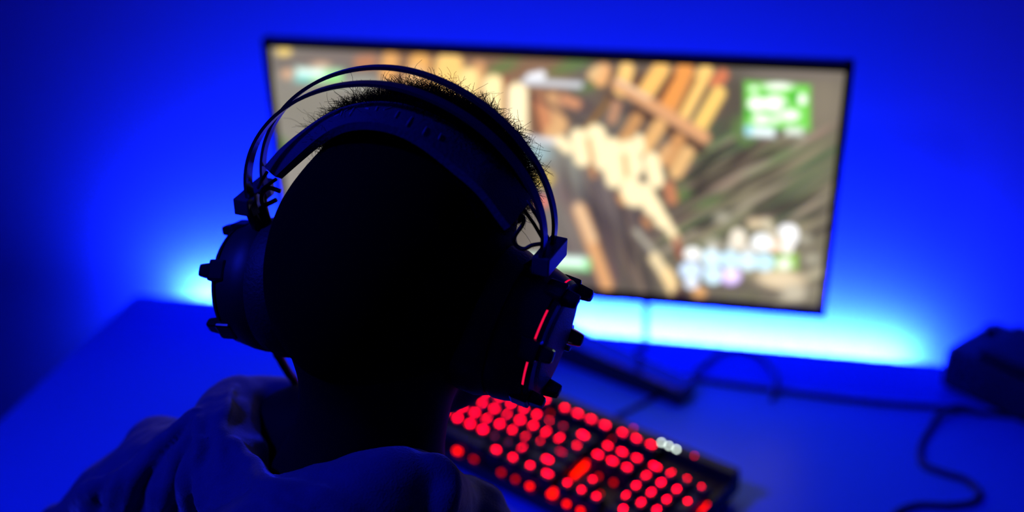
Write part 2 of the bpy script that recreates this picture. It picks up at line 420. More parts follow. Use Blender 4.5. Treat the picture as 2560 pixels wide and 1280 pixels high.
# lower right item slots
blob(1950, 700, 58, 24, (238, 216, 180), ang=6, s=6, k=1.05); blob(1985, 735, 30, 20, (210, 200, 176), s=6)
for x, y, rx, ry, c in ((1727, 678, 28, 22, (206, 226, 250)), (1729, 710, 17, 13, (225, 232, 244)), (1783, 690, 24, 22, (208, 236, 250)), (1827, 692, 25, 22, (204, 176, 244)),
                        (1828, 690, 17, 14, (246, 226, 255)), (1731, 636, 21, 15, (250, 250, 245)), (1780, 620, 13, 9, (215, 212, 205)), (1826, 622, 12, 8, (190, 190, 184)), (1870, 628, 13, 9, (220, 214, 204)),
                        (1779, 648, 24, 21, (214, 240, 252)), (1826, 652, 24, 22, (200, 232, 246)), (1870, 656, 25, 21, (214, 240, 252)), (1912, 658, 24, 21, (196, 232, 244)),
                        (1938, 612, 20, 20, (252, 214, 188)), (1845, 600, 20, 26, (232, 222, 202)), (1905, 608, 25, 21, (252, 255, 255)), (1962, 582, 17, 18, (236, 236, 236)), (1976, 590, 20, 26, (255, 255, 255)), (1968, 620, 14, 20, (245, 240, 232))):
    blob(x, y, rx + 1, ry + 1, c, s=2, k=1.25)
rect(1938, 640, 1992, 674, (160, 214, 84), s=3, k=1.1, sl=.0); blob(1960, 662, 18, 14, (250, 255, 236), s=4, k=1.2)
bar(1880, 560, 1915, 560, 12, (228, 206, 172), s=5); bar(1915, 560, 1945, 600, 10, (216, 206, 180), s=5)
blob(1748, 736, 16, 14, (240, 180, 120), s=4, k=1.1)
for x, y in ((1782, 610), (1805, 545), (2010, 600), (2030, 650)): blob(x, y, 18, 12, (196, 190, 170), s=5, a=.8)
img = np.where(img < .6, .6 * (np.maximum(img, 1e-5) / .6) ** 1.15, img)
me = bpy.data.meshes.new('screen')
V = np.stack([GX - MCX, np.full_like(GX, .0025), GZ - DZ], -1).reshape(-1, 3)
ii, jj = np.meshgrid(np.arange(NZ - 1), np.arange(NX - 1), indexing='ij'); ii = ii.ravel(); jj = jj.ravel()
F = np.stack([ii * NX + jj, ii * NX + jj + 1, (ii + 1) * NX + jj + 1, (ii + 1) * NX + jj], -1)
me.from_pydata(V.tolist(), [], F.tolist()); me.update()
ca = me.color_attributes.new('picture', 'FLOAT_COLOR', 'POINT')
ca.data.foreach_set('color', np.concatenate([img.reshape(-1, 3), np.ones((NX * NZ, 1))], 1).ravel().astype(np.float32))
sm_ = bpy.data.materials.new('lit screen'); sm_.use_nodes = True; nt = sm_.node_tree
b = nt.nodes['Principled BSDF']; b.inputs['Base Color'].default_value = (.01, .01, .01, 1); b.inputs['Roughness'].default_value = .5
at = nt.nodes.new('ShaderNodeAttribute'); at.attribute_name = 'picture'
nt.links.new(at.outputs['Color'], b.inputs['Emission Color']); b.inputs['Emission Strength'].default_value = 1.08
link('screen', me, sm_, mon)

# ================================================================== keyboard
U = .01905
KYAW, KTIL = math.radians(-27.2059), math.radians(3.75)
KX = np.array([math.cos(KYAW), math.sin(KYAW), 0]); KY0 = np.array([-math.sin(KYAW), math.cos(KYAW), 0])
KY = KY0 * math.cos(KTIL) + np.array([0, 0, 1.]) * math.sin(KTIL); KZ = np.cross(KX, KY)
KORG = np.array([-.0648, .9825, .7735])          # legend plane, at layout (20, 3)
KM = np.stack([KX, KY, KZ], 1)
kb = empty('keyboard', KORG - KZ * .0405)
rotk = Matrix([[KM[i, j] for j in range(3)] for i in range(3)]).to_4x4()
kb.matrix_world = Matrix.Translation(Vector(KORG - KZ * .0315)) @ rotk
tag(kb, 'black full-size keyboard with red backlit keys lying on the desk', 'keyboard')
def kl(x, y, z=0): return np.array([(x - 20) * U, -(y - 3) * U, z])   # local: z=0 is the plate under the caps
# case
ka, kb_, kc, kd = -.35, 22.82, -1.45, 6.42
cx, cy = (ka + kb_) / 2, (kc + kd) / 2
mb = MB()
mb.box(kl(cx, cy, .0020), ((kb_ - ka) * U, (kd - kc) * U, .0191), bev=.003)
mb.box(kl(cx, kc + .39, .015), ((kb_ - ka) * U, .78 * U, .018), bev=.0025)
mb.box(kl(ka + .12, cy, .012), (.24 * U, (kd - kc) * U, .012), bev=.002)
mb.box(kl(kb_ - .10, cy, .012), (.20 * U, (kd - kc) * U, .010), bev=.002)
mb.build('case', M['casek'], kb)
for x in (1.5, 21.5):
    for y in (-1.1, 5.9):
        MB().box(kl(x, y, -.0076 if y > 0 else -.0106), (.03, .008, .0012 if y > 0 else .0068)).build('rubber_foot', M['rubber'], kb)
# red lit plate under the caps (the leds shine on it)
mp = bpy.data.materials.new('red lit switch plate'); mp.use_nodes = True; nt = mp.node_tree
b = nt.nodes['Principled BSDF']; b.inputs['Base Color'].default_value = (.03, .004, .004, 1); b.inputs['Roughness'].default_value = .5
n = nt.nodes.new('ShaderNodeTexNoise'); n.inputs['Scale'].default_value = 60
n.noise_dimensions = '3D'; tc = nt.nodes.new('ShaderNodeTexCoord'); nt.links.new(tc.outputs['Object'], n.inputs['Vector'])
nt.links.new(n.outputs['Fac'], b.inputs['Roughness'])
MB().box(kl(cx + .05, cy + .25, .0120), ((kb_ - ka - .6) * U, (kd - kc - 1.2) * U, .0012)).build('switch_plate', mp, kb)
# leds: emissive patches imitating the backlight spill in the gaps between the key blocks and along the front
glow_spots = [(8.1, 6.10, .0065, .0035), (11.5, 6.13, .004, .003), (12.55, 6.13, .0036, .003), (13.6, 6.13, .0045, .003), (16.2, 6.13, .004, .003), (17.15, 6.13, .004, .003), (18.9, 6.13, .004, .003), (9.4, 6.12, .006, .0014),
        (15.10, 3.05, .0040, .019), (15.12, 3.85, .0030, .008), (15.05, 5.85, .0065, .009), (16.3, 3.2, .003, .003), (17.3, 3.15, .0036, .003), (17.25, 4.4, .003, .003),
        (22.58, 2.1, .0022, .016), (22.58, 3.4, .0022, .010), (18.33, .9, .0036, .003), (19.5, .75, .003, .002), (20.6, .75, .002, .002), (10.35, .0, .003, .003), (15.08, .0, .0034, .003)]
for (x, y, wx, wy) in glow_spots:
    MB().box(kl(x, y, .0145), (wx, wy, .003), bev=.0006).build('led_spill', M['glow_dim'] if (3 < y < 5 and x > 16 and x < 18) or y < 1 or x in (9.4, 11.5, 12.55) else M['glow'], kb)
# keys
rows = []
def K(x, y, w, t, h=1.0, dim=0): rows.append((x, y, w, h, t, dim))
x = 0
K(.5, 0, 1, 'Esc')
for i, xs in enumerate([2, 3, 4, 5, 6.5, 7.5, 8.5, 9.5, 11, 12, 13, 14]): K(xs + .5, 0, 1, 'F%d' % (i + 1))
for i, t in enumerate(('Prt', 'Scr', 'Pse')): K(15.75 + i, 0, 1, t)
for i, t in enumerate(['`', '1', '2', '3', '4', '5', '6', '7', '8', '9', '0', '-', '=']): K(i + .5, 1.5, 1, t, dim=1 if t == '=' else 0)
K(14, 1.5, 2, 'Bksp')
K(.75, 2.5, 1.5, 'Tab')
for i, t in enumerate('QWERTYUIOP[]'): K(2 + i, 2.5, 1, t)
K(14.25, 2.5, 1.5, '\\ |')
K(.875, 3.5, 1.75, 'Caps')
for i, t in enumerate("ASDFGHJKL;'"): K(2.25 + i, 3.5, 1, t)
K(13.875, 3.5, 2.25, 'Enter', dim=2)
K(1.125, 4.5, 2.25, 'Shift')
for i, t in enumerate('ZXCVBNM,./'): K(2.75 + i, 4.5, 1, t, dim=1 if t in ',.' else 0)
K(13.625, 4.5, 2.75, 'Shift')
for xx, w, t in ((.625, 1.25, 'Ctrl'), (1.875, 1.25, 'Win'), (3.125, 1.25, 'Alt'), (6.875, 6.25, ''), (10.625, 1.25, 'Alt'), (11.875, 1.25, 'Fn'), (13.125, 1.25, '='), (14.375, 1.25, 'Ctrl')): K(xx, 5.5, w, t)
for i, t in enumerate(('Ins', 'Hm', 'PU')): K(15.75 + i, 1.5, 1, t)
for i, t in enumerate(('Del', 'End', 'PD')): K(15.75 + i, 2.5, 1, t)
K(16.75, 4.5, 1, '^')
for i, t in enumerate(('<', 'v', '>')): K(15.75 + i, 5.5, 1, t)
for i, t in enumerate(('Num', '/', '*', '-')): K(19 + i, 1.5, 1, t)
for i, t in enumerate('789'): K(19 + i, 2.5, 1, t)
for i, t in enumerate('456'): K(19 + i, 3.5, 1, t)
for i, t in enumerate('123'): K(19 + i, 4.5, 1, t)
K(22, 3, 1, '+', h=2); K(22, 5, 1, 'En', h=2); K(19.5, 5.5, 2, '0'); K(21, 5.5, 1, '.')
_txt = {}
def textmesh(t, size):
    key = (t, size)
    if key in _txt: return _txt[key]
    cu = bpy.data.curves.new('t', 'FONT'); cu.body = t; cu.size = size; cu.align_x = 'CENTER'; cu.align_y = 'CENTER'; cu.resolution_u = 2; cu.offset = size * .05
    ob = bpy.data.objects.new('t', cu); COL.objects.link(ob)
    dg = bpy.context.evaluated_depsgraph_get(); me_ = bpy.data.meshes.new_from_object(ob.evaluated_get(dg))
    vs = [tuple(v.co) for v in me_.vertices]; fs = [tuple(p.vertices) for p in me_.polygons]
    bpy.data.objects.remove(ob); bpy.data.curves.remove(cu); bpy.data.meshes.remove(me_)
    _txt[key] = (vs, fs); return _txt[key]
def keycap(x, y, w, h, t, dim):
    W, D = w * U - .0012, h * U - .0012; zt = .0315 - .0215  # skirt starts above the plate
    z0, z1 = .0175, .0300
    tw, td = W - .0056, D - .0062
    vs = []; seg = 7
    prof = [(0, 1.0, 1.0), (.75, .0, .0), (1.0, -.0008, -.0008)]
    rings = []
    def rr(a, b_, r, z, oy=0):
        out = []
        for (sx, sy, a0) in ((1, 1, 0), (-1, 1, 90), (-1, -1, 180), (1, -1, 270)):
            for k in range(4):
                th = math.radians(a0 + k * 30); out.append((sx * (a / 2 - r) + r * math.cos(th), sy * (b_ / 2 - r) + r * math.sin(th) + oy, z))
        return out
    R = [rr(W, D, .001, z0), rr(W - .0008, D - .0008, .0014, z0 + .003), rr(tw + .0008, td + .0008, .0028, z1 - .0012, .0006), rr(tw - .0006, td - .0006, .0028, z1, .0006), rr(tw * .55, td * .55, .002, z1 - .0007, .0006)]
    for r_ in R: vs += r_
    nn = 16; fs = [(i * nn + k, i * nn + (k + 1) % nn, (i + 1) * nn + (k + 1) % nn, (i + 1) * nn + k) for i in range(4) for k in range(nn)]
    fs.append(tuple(4 * nn + k for k in range(nn)))
    mb = MB().add(vs, fs, 0)
    # switch stem
    mb.box((0, 0, .0105), (.0125, .0125, .014), mi=0)
    if t:
        size = .0068 if len(t) == 1 else .0046
        if dim: size *= .8
        tv, tf = textmesh(t, size)
        mb.add([(p[0], p[1] + .0012, z1 + .0002) for p in tv], tf, 1)
    o = mb.build('keycap', [M['keycap'], M['legend_dim'] if dim else M['legend']], kb)
    o.location = Vector(kl(x, y, 0))
    return o
cap_cache = {}
stuff_caps = []
order_ = sorted(rows, key=lambda r: (r[0] < 5, 0))
n_parts = 0
hid = [r for r in rows if r[0] < 1.2]
for r in rows:
    if r in hid: continue
    o = keycap(*r[:4], r[4], r[5]); n_parts += 1
# the few caps at the far left, behind the person's neck, are one part
big = MB()
for r in hid:
    o = keycap(*r[:4], r[4], r[5])
    off = np.array(o.location)
    big.add([np.array(v.co) + off for v in o.data.vertices], [tuple(p.vertices) for p in o.data.polygons], 0)
    base = len(big.m) - len(o.data.polygons)
    for k_, p in enumerate(o.data.polygons): big.m[base + k_] = p.material_index
    bpy.data.objects.remove(o)
o = big.build('keycaps', [M['keycap'], M['legend']], kb); o['kind'] = 'stuff'
for i in range(3):
    MB().revolve([(0, .0011), (.0008, .0011), (.0011, .0002)], kl(17.93 + i * .525, -.87 + i * .02, .0241), (0, 0, 1), n=12).build('indicator_light', M['indicator'], kb)
for (x, y) in ((15.84, -1.07), (20.13, -.91)): MB().revolve([(0, .0013), (.0006, .0013), (.0009, .0002)], kl(x, y, .0241), (0, 0, 1), n=10).build('status_light', M['legend_dim'], kb)

# ================================================================== cables on the desk
def cable(pts, r, name, label, cat='cable', mat='rubber', z=None, n=10):
    P = catmull(pts, 10)
    tag(MB().tube(P, r, n).build(name, M[mat], smooth=True), label, cat)
def dk(u, v, h=.003): return at_z(u, v, DZ + h)
cable([KORG + KM @ (kl(13.0, -1.53, .001) - np.array([0, 0, .0315])), dk(1560, 1032), dk(1600, 1012), dk(1650, 986), dk(1700, 962 + 20) + np.array([0, .012, 0]), dk(1760, 945, .003)], .0025, 'keyboard_cable', 'black cable running from the keyboard back past the monitor foot')
cable([dk(1660, 935), dk(1718, 944), dk(1800, 956), dk(1940, 975), dk(2137, 1000), dk(2240, 1010), dk(2333, 1017), dk(2440, 1030), dk(2570, 1046), dk(2700, 1060)], .0034, 'power_cable', 'long dark cable lying straight along the desk to the black box')
cable([dk(1722, 950, .008), dk(1750, 918, .006), dk(1792, 886), dk(1841, 873), dk(1888, 884), dk(1925, 916), dk(1942, 952, .0075), dk(1930, 1000)], .0030, 'looped_cable', 'thin cable bent in an arch on the desk behind the straight cable')
cable([dk(2460, 1035, .004), dk(2400, 1018, .0085), dk(2352, 1030, .009), dk(2325, 1070), dk(2300, 1118), dk(2308, 1160), dk(2360, 1182), dk(2415, 1200), dk(2447, 1232), dk(2430, 1256), dk(2370, 1264), dk(2300, 1262), dk(2250, 1276), dk(2215, 1310), dk(2200, 1350)], .0036, 'snaking_cable', 'thick dark cable snaking in an S over the right of the desk')
pc = at_y(1614, 775, 1.33)
cable([(pc[0], 1.318, .86), (pc[0], 1.330, .82), (pc[0] + .001, 1.335, .77), (pc[0] + .001, 1.325, DZ + .012), tuple(dk(1590, 880, .004)), tuple(dk(1576, 916, .004))], .0038, 'monitor_cable', 'thin cable hanging from the back of the monitor down to the desk')

# ================================================================== black box on the right
BXc = np.array([.405, 1.315]); 
box = tag(empty('media_box', (0, 0, 0)), 'low black electronic box lying on the right of the desk', 'electronic device')
bp = [at_z(2347, 968, DZ)[:2], at_z(2560, 1068, DZ)[:2]]
d1 = bp[1] - bp[0]; d1 /= np.linalg.norm(d1); d2 = np.array([-d1[1], d1[0]])
Rb = np.array([[d1[0], d2[0], 0], [d1[1], d2[1], 0], [0, 0, 1.]])
bc = bp[0] + d1 * .12 + d2 * .055
mb = MB().box((bc[0], bc[1], DZ + .0305), (.24, .11, .055), Rb, bev=.006)
mb.build('body', M['plastic'], box)
mb = MB().box((bc[0] + d1[0] * .016, bc[1] + d1[1] * .016 , DZ + .0645), (.20, .088, .013), Rb, bev=.004)
mb.build('lid', M['plastic'], box)
for s in (-1, 1):
    for t in (-1, 1):
        q = bc + d1 * .1 * s + d2 * .042 * t
        MB().revolve([(0, .006), (.004, .006), (.004, 0)], (q[0], q[1], DZ), (0, 0, 1), n=14).build('foot', M['rubber'], box)
q = bc - d1 * .108 + d2 * .025
MB().revolve([(0, .009), (.006, .009), (.008, .006), (.008, 0)], (q[0], q[1], DZ + .057), (0, 0, 1), n=20).build('button', M['gloss'], box)

# ================================================================== surface from distance fields
class SDF:
    def __init__(s, lo, hi, h):
        s.lo = np.array(lo, float); s.h = h
        s.n = np.ceil((np.array(hi) - s.lo) / h).astype(int) + 1
        s.D = np.full(s.n, 1.0, np.float32)
    def _blk(s, lo, hi, pad):
        a = np.maximum(((np.array(lo) - pad - s.lo) / s.h).astype(int), 0); b_ = np.minimum(((np.array(hi) + pad - s.lo) / s.h).astype(int) + 2, s.n)
        sl = tuple(slice(int(p), int(q)) for p, q in zip(a, b_))
        if any(q <= p for p, q in zip(a, b_)): return sl, None
        ax = [s.lo[i] + np.arange(a[i], b_[i]) * s.h for i in range(3)]
        return sl, np.stack(np.meshgrid(*ax, indexing='ij'), -1).astype(np.float32)
    def _mix(s, sl, d, k, sub=False):
        A = s.D[sl]
        if sub:
            hh = np.clip(.5 - .5 * (A + d) / k, 0, 1); s.D[sl] = A * (1 - hh) + (-d) * hh + k * hh * (1 - hh)
        else:
            hh = np.clip(.5 + .5 * (A - d) / k, 0, 1); s.D[sl] = A * (1 - hh) + d * hh - k * hh * (1 - hh)
    def cap(s, a, b_, ra, rb=None, k=.01, sub=False, flat=None):
        a = np.array(a, np.float32); b_ = np.array(b_, np.float32); rb = ra if rb is None else rb; R = max(ra, rb)
        sl, P = s._blk(np.minimum(a, b_) - R, np.maximum(a, b_) + R, k * 2 + s.h * 3)
        if P is None: return s
        d = b_ - a; t = np.clip(((P - a) @ d) / (d @ d + 1e-9), 0, 1)
        s._mix(sl, np.linalg.norm(P - a - t[..., None] * d, axis=-1) - (ra + (rb - ra) * t), k, sub); return s
    def chain(s, pts, rs, k=.01):
        for i in range(len(pts) - 1): s.cap(pts[i], pts[i + 1], rs[i], rs[i + 1], k)
        return s
    def ell(s, c, r, R=None, k=.01, sub=False):
        c = np.array(c, np.float32); r = np.array(r, np.float32); m = float(r.max())
        sl, P = s._blk(c - m, c + m, k * 2 + s.h * 3)
        if P is None: return s
        Q = P - c
        if R is not None: Q = Q @ np.array(R, np.float32)
        k0 = np.linalg.norm(Q / r, axis=-1); k1 = np.linalg.norm(Q / r ** 2, axis=-1)
        s._mix(sl, k0 * (k0 - 1) / (k1 + 1e-6), k, sub); return s
    def mesh(s, name, disp=None):
        D = s.D; ins = D < 0
        c = [ins[i:D.shape[0] - 1 + i, j:D.shape[1] - 1 + j, k:D.shape[2] - 1 + k] for i in (0, 1) for j in (0, 1) for k in (0, 1)]
        cnt = sum(x.astype(np.int8) for x in c); act = (cnt > 0) & (cnt < 8)
        idx = np.full(act.shape, -1, np.int64); cells = np.argwhere(act); idx[act] = np.arange(len(cells))
        S = np.zeros((len(cells), 3)); Nn = np.zeros(len(cells))
        corners = [np.array((i, j, k)) for i in (0, 1) for j in (0, 1) for k in (0, 1)]
        for a_ in range(8):
            for b_ in range(a_ + 1, 8):
                if np.abs(corners[a_] - corners[b_]).sum() != 1: continue
                pa = cells + corners[a_]; pb = cells + corners[b_]
                va = D[pa[:, 0], pa[:, 1], pa[:, 2]]; vb = D[pb[:, 0], pb[:, 1], pb[:, 2]]
                mk = (va < 0) != (vb < 0); t = np.where(mk, va / (va - vb + 1e-12), 0)[:, None]
                S += np.where(mk[:, None], pa + (pb - pa) * t, 0); Nn += mk
        V = s.lo + (S / Nn[:, None]) * s.h
        F = []
        for ax in range(3):
            o1, o2 = [(1, 2), (2, 0), (0, 1)][ax]
            sh = list(D.shape); sh[ax] -= 1
            A = ins[tuple(slice(0, -1) if i == ax else slice(None) for i in range(3))]; B = ins[tuple(slice(1, None) if i == ax else slice(None) for i in range(3))]
            e = np.argwhere(A != B); e = e[(e[:, o1] > 0) & (e[:, o2] > 0) & (e[:, o1] < D.shape[o1] - 1) & (e[:, o2] < D.shape[o2] - 1)]
            fl = A[tuple(e.T)]
            def cell(d1_, d2_):
                q = e.copy(); q[:, o1] += d1_; q[:, o2] += d2_; return idx[tuple(q.T)]
            q4 = np.stack([cell(-1, -1), cell(0, -1), cell(0, 0), cell(-1, 0)], -1)
            q4[~fl] = q4[~fl][:, ::-1]; F.append(q4)
        F = np.concatenate(F); F = F[(F >= 0).all(1)]
        if disp is not None: V = disp(V)
        me = bpy.data.meshes.new(name); me.vertices.add(len(V)); me.vertices.foreach_set('co', V.ravel().astype(np.float32))
        me.loops.add(len(F) * 4); me.loops.foreach_set('vertex_index', F.ravel().astype(np.int32))
        me.polygons.add(len(F)); me.polygons.foreach_set('loop_start', (np.arange(len(F)) * 4).astype(np.int32))
        me.update(calc_edges=True); me.validate(); return me

# ================================================================== the person
PO = np.array([-.22, .50, 0.0])
person = tag(empty('person', PO), 'person in a dark hoodie seen from behind, sitting at the monitor and wearing a headset', 'person')
def L(p): return np.asarray(p, float) - PO      # world -> person local
def LH(p): return L(H(p))
sh_l, sh_r = np.array([-.425, .655, .935]), np.array([-.105, .515, .925])
el_l, wr_l = np.array([-.455, .815, .775]), np.array([-.405, 1.03, .778])
el_r, wr_r = np.array([.03, .60, .765]), np.array([.055, .80, .765])
chest = np.array([-.255, .555, .80]); pel = np.array([-.24, .47, .52])
s = SDF(L((-.60, .30, -.01)), L((.22, 1.24, 1.32)), .0042)
# head
s.ell(LH((.001, -.004, .052)), (.073, .098, .086), HR, .01)
s.ell(LH((.006, .035, .02)), (.064, .066, .08), HR, .02)
s.ell(LH((.006, .052, -.045)), (.05, .05, .045), HR, .025)       # jaw
s.cap(LH((.006, .088, -.07)), LH((.006, .080, -.06)), .017, .02, .02)   # chin
s.cap(LH((.006, .098, .04)), LH((.006, .118, .006)), .008, .012, .008)  # nose
s.cap(LH((-.006, .108, .002)), LH((.018, .108, .002)), .008, .008, .006)
for sx in (-1, 1):
    s.ell(LH((.006 + sx * .031, .100, .040)), (.017, .012, .011), HR, .008, sub=True)
    s.ell(LH((.006 + sx * .031, .088, .040)), (.0125, .0125, .0125), HR, .003)     # eyeball under the lid
    s.cap(LH((.006 + sx * .014, .098, .056)), LH((.006 + sx * .048, .088, .056)), .006, .005, .008)   # brow
    s.ell(LH((.006 + sx * .08, -.004, .02)), (.008, .02, .03), HR, .006)           # ear
    s.ell(LH((.006 + sx * .045, .072, .008)), (.016, .02, .014), HR, .015)         # cheek
s.cap(LH((-.016, .098, -.030)), LH((.028, .098, -.030)), .006, .006, .004)
s.cap(LH((-.014, .096, -.040)), LH((.026, .096, -.040)), .007, .007, .004)
s.cap(LH((-.018, .106, -.035)), LH((.030, .106, -.035)), .0025, .0025, .003, sub=True)
# neck and torso
s.cap(LH((.004, -.036, -.01)), LH((-.010, -.045, -.14)), .051, .050, .02)
s.cap(LH((-.02, -.045, -.14)), L(chest + [0, -.01, .03]), .06, .09, .05)
s.ell(L(chest), (.165, .105, .17), None, .05)
s.chain([LH((-.03, .0, -.12)), LH((-.085, .01, -.125)), LH((-.125, .0, -.14))], [.04, .036, .03], .03)
s.cap(L((-.27, .575, .95)), L(sh_l), .048, .046, .02); s.cap(L((-.22, .54, .94)), L(sh_r), .046, .045, .02)
s.cap(L(chest + [0, -.02, -.06]), L(pel), .125, .13, .06); s.ell(L(pel), (.17, .13, .11), None, .05)
s.chain([L(sh_l), L(el_l), L(wr_l)], [.046, .036, .026], .02); s.chain([L(sh_r), L(el_r), L(wr_r)], [.046, .036, .026], .02)
# hands: palm, thumb and four bent fingers each
def hand(wr, fwd, side, z, curl=.5):
    fwd = np.array([*fwd, 0.]); fwd /= np.linalg.norm(fwd); rt = np.array([fwd[1], -fwd[0], 0]); wr = np.array(wr)
    pc = wr + fwd * .05 + np.array([0, 0, z])
    s.ell(L(pc), (.040, .044, .014), np.stack([rt, fwd, [0, 0, 1]], 1), .012); s.cap(L(wr), L(pc), .024, .02, .015)
    for i, (o_, ln) in enumerate(((-.030, .060), (-.010, .074), (.011, .078), (.031, .068))):
        if side > 0: o_ = -o_
        b0 = wr + fwd * .086 + rt * o_ + np.array([0, 0, z + .002]); m1 = b0 + fwd * ln * .45 + np.array([0, 0, .010]) + rt * o_ * .1; m2 = m1 + fwd * ln * .32 - np.array([0, 0, .012]); m3 = m2 + fwd * ln * .16 - np.array([0, 0, .015])
        s.chain([L(b0), L(m1), L(m2), L(m3)], [.0092, .0086, .0078, .0068], .003)
    t0 = wr + fwd * .03 - rt * side * .026 * -1 * -1 + np.array([0, 0, z]); t1 = t0 + fwd * .035 - rt * side * .022; t2 = t1 + fwd * .03 - rt * side * .004 - np.array([0, 0, .006])
    s.chain([L(t0), L(t1), L(t2)], [.013, .0105, .008], .006)
hand(wr_l, (.25, 1), -1, .022)
hand(wr_r, (.02, 1), 1, .0)
# legs and feet
for hip, kn, an, ft in (((-.32, .50, .50), (-.40, .95, .50), (-.40, .93, .09), (-.42, 1.08, .035)), ((-.15, .48, .50), (-.03, .93, .50), (-.03, .91, .09), (-.01, 1.06, .035))):
    s.chain([L(hip), L(kn), L(an)], [.088, .058, .038], .03)
    s.chain([L(np.array(an) - [0, .01, .045]), L(ft)], [.04, .032], .015)
bodyme = s.mesh('body')
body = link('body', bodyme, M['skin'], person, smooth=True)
md = body.modifiers.new('s', 'SMOOTH'); md.factor = .5; md.iterations = 3
# (trousers and shoes)
t = SDF(L((-.56, .28, -.01)), L((.14, 1.24, .68)), .008)
t.ell(L(pel), (.185, .145, .125), None, .05)
for hip, kn, an in (((-.32, .50, .50), (-.40, .95, .50), (-.40, .93, .10)), ((-.15, .48, .50), (-.03, .93, .50), (-.03, .91, .10))):
    t.chain([L(hip), L(kn), L(an)], [.104, .074, .055], .04)
link('trousers', t.mesh('trousers'), M['trousers'], person, smooth=True)
for an, ft in (((-.40, .93, .09), (-.42, 1.08, .035)), ((-.03, .91, .09), (-.01, 1.06, .035))):
    t = SDF(L(np.array(an) - [.1, .12, .1]), L(np.array(ft) + [.1, .12, .1]), .006)
    t.chain([L(np.array(an) - [0, .02, .045]), L(np.array(ft) + [0, .01, .008])], [.048, .042], .015)
    link('shoe', t.mesh('shoe'), M['plastic'], person, smooth=True)

# hoodie
g = SDF(L((-.62, .30, .48)), L((.24, 1.03, 1.12)), .0032)
g.ell(L(chest), (.185, .128, .186), None, .05)
g.cap(LH((-.02, -.045, -.16)), L(chest + [0, -.01, .02]), .07, .108, .05)
g.cap(L(chest + [0, -.02, -.05]), L(pel + [0, 0, .05]), .148, .158, .06)
g.cap(L((-.27, .575, .945)), L(sh_l + [0, 0, -.004]), .062, .062, .05); g.cap(L((-.22, .54, .94)), L(sh_r + [0, 0, -.004]), .062, .060, .05)
g.chain([L(sh_l), L(el_l + [0, -.02, .005]), L(wr_l - [.004, .03, 0])], [.062, .052, .038], .03)
g.chain([L(sh_r), L(el_r + [0, 0, .01]), L(wr_r - [0, .03, 0])], [.062, .055, .038], .03)
# left sleeve head and yoke as seen
def hp(u, v, y): return LH(hloc(u, v, y))
g.cap(hp(470, 1150, -.03), hp(390, 1120, .0), .026, .022, .03)
g.cap(hp(470, 1200, -.05), hp(300, 1260, -.03), .032, .026, .03)
g.cap(hp(300, 1260, -.03), hp(165, 1325, -.04), .026, .024, .03)
# neck opening
g.cap(LH((-.022, -.030, .0)), LH((-.026, -.045, -.10)), .070, .056, .008, sub=True)
g.ell(LH((-.070, -.03, -.055)), (.052, .05, .040), HR, .01, sub=True)
# hood bunched around the neck
hood = [(730, 1018, .035, .017), (650, 1016, .022, .0185), (585, 1035, .0, .021), (562, 1090, -.035, .0225), (590, 1190, -.07, .024), (650, 1292, -.10, .026), (765, 1302, -.112, .027), (900, 1256, -.102, .028), (1020, 1245, -.078, .027), (1090, 1262, -.045, .022), (1120, 1300, .0, .02), (1110, 1300, .05, .018)]
hc = [hp(a, b_, y) for a, b_, y, r in hood]; hr_ = [q[3] for q in hood]
hc2 = catmull(hc, 4); hr2 = np.interp(np.linspace(0, len(hr_) - 1, len(hc2)), range(len(hr_)), hr_)
g.chain(hc2, list(hr2), .012)
# hood bag hanging down the back
g.ell(hp(760, 1560, -.15), (.10, .045, .08), HR, .03)
g.cap(LH((-.022, -.030, .0)), LH((-.024, -.040, -.11)), .070, .055, .006, sub=True)
g.ell(LH((-.070, -.03, -.055)), (.050, .048, .036), HR, .01, sub=True)
# folds: soft ridges running down from the hood edge and over the back
def on_cloth(u, v, sink):
    """point where the line of sight meets the cloth, pushed a little inside"""
    q = ray(u, v); q = q / np.linalg.norm(q); ts = np.arange(.45, .98, .0015)
    P = CAM + q * ts[:, None] - PO; I = np.round((P - g.lo) / g.h).astype(int)
    ok = ((I >= 0) & (I < g.n)).all(1); d = np.ones(len(ts)); d[ok] = g.D[tuple(I[ok].T)]
    k_ = np.argmax(d < 0)
    return None if not (d < 0).any() else P[k_] + q * sink
def ridge(pts, r, k=.007):
    hits = [on_cloth(p[0], p[1], r * .25) for p in pts]
    hits = [h for h in hits if h is not None]
    keep = hits[:1]
    for h in hits[1:]:
        if np.linalg.norm(h - keep[-1]) < .075: keep.append(h)
        else: break
    if len(keep) < 2: return
    P = catmull(keep, 5); n_ = len(P)
    g.chain(P, [r * (.5 + .5 * math.sin(math.pi * (i + .6) / (n_ + .2))) for i in range(n_)], k)
ridge([(495, 1040, -.03), (430, 1105, -.045), (360, 1170, -.06), (325, 1240, -.085), (310, 1300, -.11)], .0095, .005)
ridge([(500, 1075, -.05), (440, 1160, -.07), (405, 1240, -.09), (390, 1300, -.11)], .008, .005)
ridge([(505, 1110, -.065), (480, 1200, -.09), (470, 1300, -.12)], .0095, .005)
ridge([(300, 1190, -.035), (250, 1240, -.055), (225, 1300, -.08)], .008, .005)
ridge([(350, 1165, -.03), (290, 1230, -.06), (270, 1300, -.09)], .008, .005)
ridge([(245, 1215, -.03), (190, 1260, -.05), (170, 1310, -.07)], .008, .005)
ridge([(575, 1010, -.01), (548, 1080, -.058), (560, 1165, -.095), (640, 1260, -.128), (780, 1345, -.16)], .0045, .004)
ridge([(690, 1215, -.139), (800, 1235, -.142), (900, 1285, -.15)], .005, .006)
ridge([(700, 1215, -.135), (790, 1280, -.155), (880, 1330, -.165)], .007, .006)
ridge([(491, 1032), (455, 1066), (420, 1100), (384, 1138), (350, 1176), (328, 1225), (312, 1276)], .0060, .0025)
